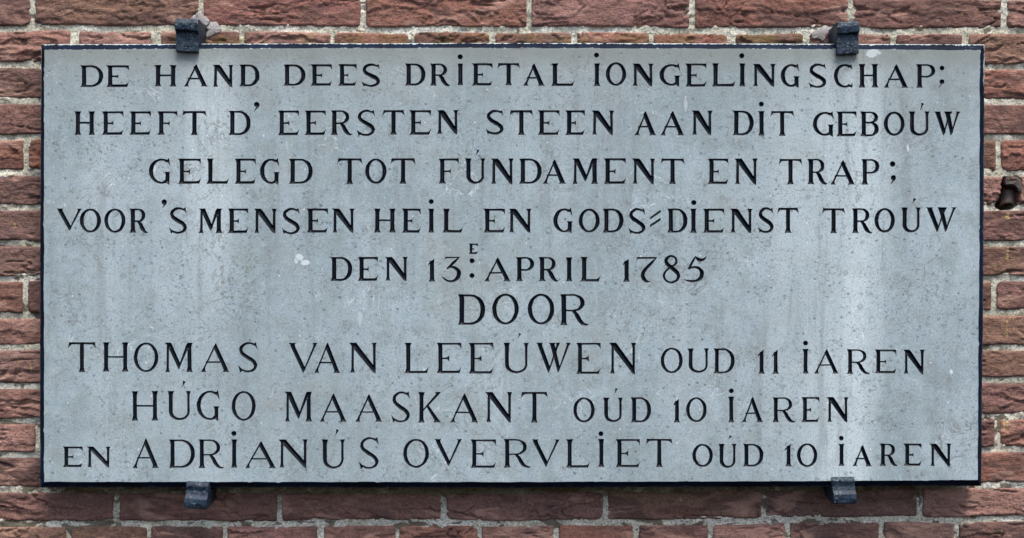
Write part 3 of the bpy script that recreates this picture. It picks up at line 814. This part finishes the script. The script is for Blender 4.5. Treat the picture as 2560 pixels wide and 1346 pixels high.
    if ch == '7':
        out = [[(0, H * .76), (Wd * .07, H * .90), (Wd * .12, H * .92), (Wd * .8, H * .925), (Wd * .97, H * .96), (Wd, H), (Wd * .06, H)]]
        out += stroke([(Wd * .95, H * .97, 2.5), (Wd * .68, H * .72, n * 1.3), (Wd * .40, H * .46, n * 1.6), (Wd * .33, H * .28, t * .9), (Wd * .40, H * .11, t * .9), (Wd * .55, H * .03, n), (Wd * .70, H * .03, 1.2)])
        return out
    if ch == '8':
        out = stroke([(.80 * Wd, .80 * H, n * 1.2), (.72 * Wd, .93 * H, n), (.50 * Wd, .98 * H, n), (.27 * Wd, .92 * H, t * .7), (.19 * Wd, .79 * H, t * .85), (.33 * Wd, .65 * H, t * .9), (.58 * Wd, .53 * H, t * .95), (.82 * Wd, .39 * H, t * .95), (.91 * Wd, .25 * H, t * .8), (.78 * Wd, .09 * H, n * 1.1), (.50 * Wd, .025 * H, n), (.20 * Wd, .09 * H, n), (.07 * Wd, .25 * H, n * 1.2), (.16 * Wd, .42 * H, n), (.44 * Wd, .58 * H, n), (.70 * Wd, .68 * H, n), (.82 * Wd, .80 * H, n * 1.2)])
        return out
    if ch == '5':
        out = stroke([(Wd * .50, H * .98, 3), (Wd * .34, H * .72, n * 1.2), (Wd * .20, H * .48, n)], 3)
        out += stroke([(Wd * .50, H * 1.0, 1.5), (Wd * .62, H * .88, t * .8), (Wd * .78, H * .85, n * 1.3), (Wd * .92, H * .91, n * .8), (Wd, H * .99, 1.0)])
        out += stroke([(Wd * .20, H * .48, 1.2), (Wd * .38, H * .56, n), (Wd * .62, H * .54, t * .65), (Wd * .78, H * .38, t * .95), (Wd * .74, H * .17, t * .9), (Wd * .54, H * .04, n * 1.2), (Wd * .26, H * .03, n), (0, H * .09, 1.2)])
        return out
    if ch == '.':       # drilled dot
        return [[(Wd / 2 + math.cos(a * math.pi / 10) * Wd / 2, H / 2 + math.sin(a * math.pi / 10) * H / 2) for a in range(20)]]
    raise ValueError(ch)

SEG = {'A': (100, 110, 4), 'B': (680, 110, 4), 'C': (1260, 110, 4), 'Q': (1840, 110, 4), 'E': (100, 360, 4), 'F': (680, 360, 4), 'G': (1260, 360, 4), 'H': (1840, 360, 4),
       'I': (680, 600, 4), 'J': (1260, 600, 4), 'K': (100, 830, 3.5422), 'L': (680, 830, 3.5422), 'M': (1260, 830, 3.5422), 'N': (1840, 830, 3.5422)}
TXT = {
 'A': "D 402 632 215 432;E 662 895 215 432;H 1145 1367 212 427;A 1437 1680 207 427;N 1725 1937 210 430;D 1992 2195 207 425;"
      "H 342 553 675 911;E 617 840 675 911;E 893 1115 675 911;F 1172 1373 675 911;T 1420 1667 672 914;D 1885 2107 670 914;, 2168 607 27 2140 680",
 'B': "D 113 335 207 420;E 385 605 205 420;E 660 852 203 420;S 893 1088 200 428;D 1328 1535 197 417;R 1580 1780 197 420;I 1855 1912 197 415;. 1882 130 26;E 1998 2210 195 418;T 2253 2480 193 415;"
      "E 57 277 667 915;E 325 543 667 912;R 588 803 665 912;S 845 1038 660 920;T 1103 1327 663 910;E 1372 1595 663 910;N 1647 1867 663 900;S 2138 2322 662 905",
 'C': "A 190 412 197 420;L 470 710 195 423;I 897 962 195 422;. 925 113 25;O 1018 1222 185 420;N 1283 1497 198 422;G 1555 1768 202 420;E 1812 2030 197 428;L 2075 2318 195 427;I 2352 2413 195 427;. 2378 120 26;"
      "T 55 292 665 912;E 337 560 665 912;E 612 813 665 912;N 875 1103 667 908;A 1303 1525 677 915;A 1563 1807 675 915;N 1877 2087 668 910;D 2285 2497 668 915",
 'Q': "N 165 397 200 425;G 447 637 203 432;S 725 908 200 440;C 977 1167 203 440;H 1225 1425 202 438;A 1477 1727 205 440;P 1800 1993 203 440;. 2060 243 24;, 2060 380 25 2028 440;"
      "I 222 287 672 918;. 253 603 25;T 342 583 672 920;G 768 985 680 920;E 1003 1210 677 925;B 1242 1427 677 925;O 1478 1687 678 920;U 1725 1938 675 922;' 1863 590 1840 672;W 1980 2245 677 915",
 'E': "G 1088 1312 148 400;E 1378 1615 148 400;L 1663 1895 148 400;E 1945 2162 148 400;G 2200 2398 148 402;"
      "V 163 420 647 868;O 397 610 647 888;O 642 855 647 890;R 893 1080 648 890;, 1243 583 27 1222 645;S 1290 1475 635 898;M 1587 1825 647 893;E 1878 2088 647 893;N 2137 2370 648 892",
 'F': "D 168 408 148 400;T 650 905 145 403;O 932 1145 147 400;T 1185 1435 145 400;F 1663 1868 147 398;U 1928 2135 145 403;' 2060 58 2037 120;N 2187 2418 147 400;"
      "S 97 285 642 903;E 345 565 647 888;N 598 828 648 888;H 1017 1240 648 888;E 1297 1493 648 890;I 1563 1623 648 888;. 1592 578 25;L 1703 1915 648 888;E 2113 2335 648 888",
 'G': "D 150 377 147 400;A 387 623 157 400;M 682 942 145 402;E 997 1223 145 402;N 1280 1513 148 400;T 1563 1807 147 402;E 2035 2250 148 403;N 2303 2538 148 403;"
      "N 45 277 648 885;G 493 690 645 887;O 747 957 648 888;D 985 1195 648 887;S 1243 1420 645 900;= 1460 745 1568 672;= 1460 822 1565 755;D 1630 1835 647 888;I 1860 1928 647 890;. 1898 588 26;E 1988 2207 648 890;N 2260 2487 648 888",
 'H': "T 428 663 150 405;R 713 913 150 405;A 943 1195 165 408;P 1252 1435 153 408;. 1566 202 28;, 1573 338 26 1543 410;"
      "S 220 380 637 890;T 413 628 640 890;T 858 1093 645 893;R 1158 1363 645 893;O 1385 1588 642 888;U 1650 1850 637 890;' 1785 543 1752 612;W 1900 2205 635 880",
 'I': "D 583 803 172 412;E 855 1067 172 412;N 1128 1360 170 408;1 1560 1637 185 418;3 1697 1887 170 422;. 2000 210 25;. 2000 358 25;E 1967 2067 38 143;A 2123 2390 177 415;D 1857 2132 545 850;O 2202 2468 537 848",
 'J': "P 118 302 172 415;R 345 545 172 415;I 617 685 175 415;L 762 970 172 418;1 1188 1263 188 420;7 1317 1532 172 425;8 1588 1760 158 433;5 1800 2027 163 420;O 237 503 538 848;R 560 847 543 855",
 'K': "T 245 497 93 357;H 555 785 93 353;O 830 1048 95 357;M 1103 1355 95 357;A 1425 1680 103 357;S 1752 1933 90 360;"
      "H 810 1048 525 787;U 1128 1338 525 785;' 1275 436 1247 500;G 1387 1598 522 782;O 1697 1910 525 788;"
      "E 200 383 1015 1198;N 412 627 1017 1198;A 820 1055 945 1207;D 1140 1372 953 1205;R 1403 1628 953 1208;I 1692 1748 953 1205;. 1717 900 23;A 1817 2090 970 1208",
 'L': "V 148 402 97 362;A 373 607 97 365;N 682 930 97 362;L 1172 1393 97 367;E 1457 1680 97 367;E 1742 1965 97 370;"
      "M 110 357 530 795;A 423 663 547 797;A 738 978 553 797;S 1055 1228 527 803;K 1293 1497 533 803;A 1578 1828 548 803;N 1888 2128 533 800;"
      "N 55 317 953 1202;U 438 647 953 1213;' 578 862 552 930;S 767 953 932 1215;O 1162 1390 947 1205;V 1438 1682 950 1187;E 1757 1988 953 1205",
 'M': "U -5 220 97 370;' 140 12 122 60;W 285 590 97 362;E 638 860 97 373;N 930 1172 97 370;O 1387 1583 140 367;U 1623 1817 147 365;' 1760 60 1750 80;D 1853 2043 147 368;"
      "T 148 390 533 803;O 613 803 580 803;U 875 1055 583 803;' 995 500 985 545;D 1120 1303 580 803;1 1500 1563 592 803;0 1612 1795 580 800;I 1985 2040 575 802;. 2013 523 22;"
      "R -2 235 950 1203;V 245 493 952 1195;L 548 765 952 1203;I 833 890 948 1198;. 858 903 22;E 988 1208 950 1200;T 1255 1495 948 1198;O 1668 1850 992 1197;U 1897 2062 992 1207;' 2005 918 1985 960",
 'N': "1 190 258 155 372;1 320 383 155 372;I 588 645 152 368;. 616 100 22;A 690 913 155 370;R 980 1185 155 373;E 1227 1425 157 368;N 1480 1673 158 372;"
      "A 50 243 577 800;R 323 527 580 802;E 577 743 578 800;N 803 998 578 798;"
      "D 60 243 992 1193;1 430 497 990 1193;0 540 720 988 1198;I 908 960 992 1187;. 932 942 21;A 1030 1208 1003 1190;R 1272 1430 990 1188;E 1483 1648 990 1187;N 1715 1908 990 1190",
}
items = []    # (name, polygons in photo px with y down)
for sg, s in TXT.items():
    x0, y0, sc = SEG[sg]
    for it in s.split(';'):
        p = it.split(); ch = p[0]; v = [float(a) for a in p[1:]]
        if ch in ".,":
            cx, cy, r = x0 + v[0] / sc, y0 + v[1] / sc, v[2] / sc
            polys = [[(cx + math.cos(a * math.pi / 12) * r, cy + math.sin(a * math.pi / 12) * r) for a in range(24)]]
            if ch == ',':
                tx, ty = x0 + v[3] / sc, y0 + v[4] / sc
                if v[3] == 2028:
                    polys += [[(cx + r * .3, cy + r * .6), (tx, ty), (tx - 1.2, ty - .6), (cx - r * .2, cy + r * .4)]]
                else: polys += [[(cx + r * .98, cy + r * .1), (cx + r * .75, cy + r * .9), (tx + (cx - tx) * .5 + r * .3, (cy + ty) / 2 + r * .45), (tx, ty), (tx + .6, ty - 3), (cx - r * .05, cy + r * .7), (cx, cy)]]
            items.append(('dot' if ch == '.' else 'comma_mark', polys))
        elif ch == "'":
            ax, ay, bx, by = x0 + v[0] / sc, y0 + v[1] / sc, x0 + v[2] / sc, y0 + v[3] / sc
            L = by - ay
            polys = [[(ax - 2.6, ay - .5), (ax + 4.4, ay + 1.8), (ax + 1.0, ay + L * .38), (bx + 1.3, by - 2), (bx, by), (ax - 3.2, ay + L * .45)]]
            items.append(('accent', polys))
        elif ch == '=':
            ax, ay, bx, by = x0 + v[0] / sc, y0 + v[1] / sc, x0 + v[2] / sc, y0 + v[3] / sc
            items.append(('hyphen_stroke', [[(ax, ay - 3.0), (bx, by - 3.6), (bx, by + 3.2), (ax, ay + 3.2)]]))
        else:
            xa, xb, yt, yb = x0 + v[0] / sc, x0 + v[1] / sc, y0 + v[2] / sc, y0 + v[3] / sc
            H = yb - yt
            t = 9.6 if sc == 4 else 9.0
            n = 4.4 if sc == 4 else 4.1
            if H > 70 and sc == 4: t, n = 10.6, 4.8
            if H < 30: t, n = 6.4, 3.0
            if sc != 4 and H < 66: t, n = 8.6, 4.0
            t *= 1.12; n *= 1.24
            G = glyph(ch, xb - xa, H, t, n)
            items.append(('digit' if ch in '1357890' else 'letter', [[(xa + a, yb - b) for a, b in poly] for poly in G]))

def union_outline(polys):
    """boundary vertices and edges of the union of polygons"""
    V = []; Fc = []
    for p in polys:
        ar = sum(p[k - 1][0] * p[k][1] - p[k][0] * p[k - 1][1] for k in range(len(p)))
        if abs(ar) < 1e-3: continue
        if ar < 0: p = p[::-1]
        Fc.append(list(range(len(V), len(V) + len(p)))); V += [Vector(a) for a in p]
    ox, oy = V[0]
    V = [Vector((a[0] - ox, a[1] - oy)) for a in V]
    nv, ne, nf, ov, oe, of = delaunay_2d_cdt(V, [], Fc, 0, 1e-3)
    cnt = {}
    for f, src in zip(nf, of):
        if not src: continue
        for k in range(len(f)):
            a, b = f[k], f[(k + 1) % len(f)]
            key = (min(a, b), max(a, b)); cnt[key] = cnt.get(key, 0) + 1
    E = [k for k, c in cnt.items() if c == 1]
    used = sorted({a for e in E for a in e}); m = {a: k for k, a in enumerate(used)}
    return np.array([(nv[a][0] + ox, nv[a][1] + oy) for a in used]), [(m[a], m[b]) for a, b in E]
def seg_dist(P, A, B):
    """distance from each P to the nearest of the segments AB"""
    d = B - A; L = (d ** 2).sum(1) + 1e-12
    t = np.clip(((P[:, None, :] - A[None]) * d[None]).sum(2) / L[None], 0, 1)
    return np.sqrt((((A[None] + t[..., None] * d[None]) - P[:, None, :]) ** 2).sum(2)).min(1)
def inside(P, A, B):
    x, y = P[:, 0][:, None], P[:, 1][:, None]
    c = (A[:, 1][None] > y) != (B[:, 1][None] > y)
    xi = A[:, 0][None] + (y - A[:, 1][None]) / np.where(np.abs(B[:, 1] - A[:, 1]) < 1e-12, 1e-12, B[:, 1] - A[:, 1])[None] * (B[:, 0] - A[:, 0])[None]
    return ((c & (x < xi)).sum(1) % 2) == 1

Z_BASE = (CY - 1219) * S
plaque = thing('stone_plaque', (0, 0.02, Z_BASE), 'large grey-blue stone tablet carved with black Dutch capitals, dated 1785', 'memorial stone')
allV = []; allE = []; boxes = []
wob = lambda P, s: np.stack([0.45 * vnoise(P[:, 0] / 6.0, P[:, 1] / 6.0, s), 0.45 * vnoise(P[:, 0] / 6.0, P[:, 1] / 6.0, s + 50)], -1)
for name, polys in items:
    B, E = union_outline(polys)
    if name != 'dot': B = B + wob(B, 17)
    Ea = np.array(E); A_, B_ = B[Ea[:, 0]], B[Ea[:, 1]]
    x0, y0 = B.min(0); x1, y1 = B.max(0)
    gs = 1.7
    gx, gy = np.meshgrid(np.arange(x0 + .5, x1, gs), np.arange(y0 + .5, y1, gs))
    gx = gx + (np.arange(gx.shape[0]) % 2)[:, None] * gs / 2
    P = np.stack([gx.ravel(), gy.ravel()], -1)
    P = P[inside(P, A_, B_)]
    if len(P):
        dd = seg_dist(P, A_, B_); P = P[dd > 0.75]; dd = dd[dd > 0.75]
    else: dd = np.zeros(0)
    c0 = np.array([(x0 + x1) / 2, (y0 + y1) / 2])
    pts = [Vector(a) for a in (B - c0)] + [Vector(a) for a in (P - c0)]
    nv, ne, nf, ov, oe, of = delaunay_2d_cdt(pts, E, [], 0, 1e-4)
    NV = np.array([tuple(a) for a in nv]) + c0
    NF = np.array([f for f in nf if len(f) == 3])
    cen = NV[NF].mean(1)
    NF = NF[inside(cen, A_, B_)]
    dep = seg_dist(NV, A_, B_)
    dep = np.where(dep < 0.05, 0, dep)
    depth = (np.minimum(dep * 1.6, 6.5 + 0.2 * dep) if name == 'dot' else np.minimum(dep * 1.05, 5.5))
    X = (NV[:, 0] - CX) * S; Z = (CY - NV[:, 1]) * S
    V3 = np.stack([X, depth * S, Z], -1)
    o = mesh_obj(name, V3, [list(map(int, f[::-1])) for f in NF], LETTER, plaque, ((c0[0] - CX) * S, 0, (CY - c0[1]) * S))
    base = sum(len(a) for a in allV)
    allV.append(B); allE.append(Ea + base); boxes.append((x0, y0, x1, y1, A_, B_))
print('letters', len(items))

# slab outline: inner (face) and outer (foot of the painted chamfer), following the slightly uneven arrises
def polyline(pts, step, amp, seed):
    out = []
    for (a, b) in zip(pts[:-1], pts[1:]):
        L = math.hypot(b[0] - a[0], b[1] - a[1]); m = max(1, int(L / step))
        for k in range(m):
            t = k / m; out.append((a[0] + (b[0] - a[0]) * t, a[1] + (b[1] - a[1]) * t))
    out.append(pts[-1])
    P = np.array(out); d = P[-1] - P[0]; d = d / np.hypot(*d); nrm = np.array([-d[1], d[0]])
    s = np.arange(len(P)) * step
    w = amp * (vnoise(s / 45.0, s * 0 + seed) + 0.5 * vnoise(s / 13.0, s * 0 + seed + 9))
    if amp > .5:      # small nicks in the arris
        rs = np.random.RandomState(seed)
        w = w + np.where(rs.rand(len(P)) < 0.06, rs.uniform(-2.2, 0.8, len(P)), 0)
    w[0] = w[-1] = 0
    return (P + nrm[None] * w[:, None])[:-1]
inner = np.vstack([polyline([(111, 125), (640, 121.5), (1280, 120.5), (1900, 122.5), (2450, 126)], 8, 0.7, 1),
                   polyline([(2450, 126), (2448, 650), (2444, 1200.5)], 8, 0.8, 2),
                   polyline([(2444, 1200.5), (1900, 1203.5), (1280, 1205.5), (640, 1205), (110.5, 1205)], 8, 0.6, 3),
                   polyline([(110.5, 1205), (109.5, 650), (111, 125)], 8, 0.8, 4)])
outer = np.vstack([polyline([(103, 111.5), (640, 109.5), (1280, 108), (1900, 109.5), (2461, 112)], 8, 0.3, 5),
                   polyline([(2461, 112), (2459, 650), (2453, 1215)], 8, 0.3, 6),
                   polyline([(2453, 1215), (1900, 1217.5), (1280, 1219.5), (640, 1219), (100, 1219)], 8, 0.3, 7),
                   polyline([(100, 1219), (100.5, 650), (103, 111.5)], 8, 0.3, 8)])
n_in = len(inner)
Bv = np.vstack([inner] + allV)
Ed = np.vstack([np.stack([np.arange(n_in), (np.arange(n_in) + 1) % n_in], -1)] + [e + n_in for e in allE])
nv, ne, nf, ov, oe, of = delaunay_2d_cdt([Vector((a[0] - CX, a[1] - CY)) for a in Bv], [tuple(map(int, e)) for e in Ed], [], 0, 1e-4)
NV = np.array([tuple(a) for a in nv]) + np.array([CX, CY])
NF = np.array([f for f in nf if len(f) == 3])
cen = NV[NF].mean(1)
keep = inside(cen, inner, np.roll(inner, -1, 0))
for (x0, y0, x1, y1, A_, B_) in boxes:
    sel = np.where((cen[:, 0] > x0) & (cen[:, 0] < x1) & (cen[:, 1] > y0) & (cen[:, 1] < y1) & keep)[0]
    if len(sel): keep[sel[inside(cen[sel], A_, B_)]] = False
NF = NF[keep]
V3 = np.stack([(NV[:, 0] - CX) * S, 0 * NV[:, 0], (CY - NV[:, 1]) * S], -1)
slab = mesh_obj('stone_slab', V3, [list(map(int, f[::-1])) for f in NF], STONE, plaque, (0, 0, 0))

# painted edge: chamfer, side and back
def edge_band():
    n = len(inner); m = len(outer)
    # pair by index fraction along each side (both were made of four sides with about equal steps)
    def resample(P, k):
        Q = np.vstack([P, P[:1]]); return Q
    per = [0, 1, 2, 3]
    tgt = []
    for p in inner:
        # nearest point on the outer outline
        A_, B_ = outer, np.roll(outer, -1, 0); d = B_ - A_
        t = np.clip(((p - A_) * d).sum(1) / (d ** 2).sum(1), 0, 1); c = A_ + t[:, None] * d
        tgt.append(c[np.argmin(((c - p) ** 2).sum(1))])
    tgt = np.array(tgt)
    corners = [(103, 111.5), (2461, 112), (2453, 1215), (100, 1219)]
    for (ci, co) in zip([(111, 125), (2450, 126), (2444, 1200.5), (110.5, 1205)], corners):
        tgt[np.argmin(((inner - np.array(ci)) ** 2).sum(1))] = co
    fo = -14.0
    V = []; at = []
    for ring, f, a in ((inner, 0.0, 1.0), ((inner + tgt) / 2, -6.0, 0.5), (tgt, fo, 0.0), (tgt, fo - 2.5, 0.0), (tgt, -64.0, 0.3)):
        for p in ring:
            V.append(W(p[0], p[1], f if f > -20 else f) if f >= fo else (W(p[0], p[1], fo)[0], -f * S, W(p[0], p[1], fo)[2])); at.append(a)
    F = []
    for r_ in range(4):
        for k in range(n):
            a, b = r_ * n + k, r_ * n + (k + 1) % n
            F.append([a, a + n, b + n, b][::-1])
    F.append([4 * n + k for k in range(n)])
    o = mesh_obj('painted_edge', V, F, EDGE, plaque, (0, 0, 0))
    A = o.data.attributes.new('across', 'FLOAT', 'POINT'); A.data.foreach_set('value', at)
edge_band()

# ------------------------------------------------------------------ the four iron clamps
def clamp(px, width, prof, label, up, skew=0.0, loc=None, twist=0.0, lipw=1.0):
    """prof: loop of (f, py) - a thick bent bar seen from the side; px: its centre where it meets the stone"""
    t = thing('iron_clamp', W(px, loc, 0), label, 'clamp', 'iron clamps holding the stone to the wall')
    # round the profile's corners a little
    P = []
    n = len(prof)
    for k in range(n):
        a, b, c = np.array(prof[k - 1], float), np.array(prof[k], float), np.array(prof[(k + 1) % n], float)
        la, lc = np.hypot(*(a - b)), np.hypot(*(c - b))
        r = min(2.2, la * .35, lc * .35)
        p0, p1 = b + (a - b) / la * r, b + (c - b) / lc * r
        P += [p0, (p0 + 2 * b + p1) / 4, p1]
    refs = []
    for k in range(len(P)):        # subdivide long runs for hammered relief
        a, b = P[k], P[(k + 1) % len(P)]; m = max(1, int(np.hypot(*(b - a)) / 4))
        for j in range(m): refs.append(a + (b - a) * j / m)
    refs = np.array(refs); cpt = refs.mean(0)
    xs = [-width / 2] * 2 + list(np.linspace(-width / 2 + 1.6, width / 2 - 1.6, 13)) + [width / 2] * 2
    rings = []
    for k, x in enumerate(xs):
        R = []
        ins = 1.6 if k in (1, len(xs) - 2) else 0.0
        for (f, py) in refs:
            if k in (0, len(xs) - 1):      # rounded side: pull the outline in
                d = np.array([f, py]) - cpt; d = d / np.hypot(*d) * 1.6
                f2, py2 = f - d[0], py - d[1]
            else: f2, py2 = f, py
            hf = 0.9 * vnoise(x / 9.0, py / 8.0, px % 13) + 0.4 * vnoise(x / 3.5, py / 3.5, px % 17)
            wob_ = 0.7 * float(vnoise(py / 9.0, f / 9.0, px % 7))
            sc = lipw if (py < 85 and up) else 1.0
            xx = px + x * sc + skew * (py - loc) + (wob_ if k in (0, 1, len(xs) - 1, len(xs) - 2) else 0)
            fy = f2 + (float(hf) if f2 > -30 else 0)
            pyy = py2 + twist * x
            # place: the bar runs straight out of the wall, so use one scale (that of its front)
            k_ = (D - 12 * S) / D
            R.append(((xx - CX) * S * k_, -fy * S, (CY - pyy) * S * k_))
        rings.append(R)
    V, F = loft(rings)
    mesh_obj('clamp_bar', V, F, IRON, t, (0, 0, 0), smooth=False)
    return t
top_prof = [(-100, 98), (-20, 99), (-16, 104), (1.2, 112), (1.2, 130), (14, 130), (13, 86), (15, 81), (25, 77), (27, 60), (22, 49), (14, 48), (-100, 56)]
clamp(468, 56, [(f, p) for f, p in top_prof], 'navy black iron clamp over the stone\'s top edge near its upper left corner, above HAND', True, skew=-0.02, loc=112, twist=0.05, lipw=1.03)
tr_prof = [(-100, 103), (-20, 105), (-16, 110), (1.2, 116), (1.2, 136), (14, 136), (13, 92), (14, 86), (22, 84), (24, 68), (21, 56), (14, 55), (-100, 63)]
clamp(2119, 54, tr_prof, 'navy black iron clamp over the stone\'s top edge near its upper right corner, above CHAP', True, skew=0.0, loc=114, twist=-0.05, lipw=1.03)
bot_prof = [(-100, 1262), (15, 1272), (24, 1269), (26, 1258), (25, 1246), (18, 1239), (14, 1228), (16, 1215), (12, 1207), (-1, 1206), (-12, 1216), (-16, 1226), (-22, 1230), (-100, 1222)]
clamp(494, 55, bot_prof, "dark iron clamp under the stone's bottom edge, left one, below ADRIANUS", False, skew=-0.06, loc=1219, twist=0.06)
clamp(2109, 56, [(f, p - 12) for f, p in bot_prof], "dark iron clamp under the stone's bottom edge, right one, speckled white", False, skew=0.02, loc=1210, twist=-0.01)
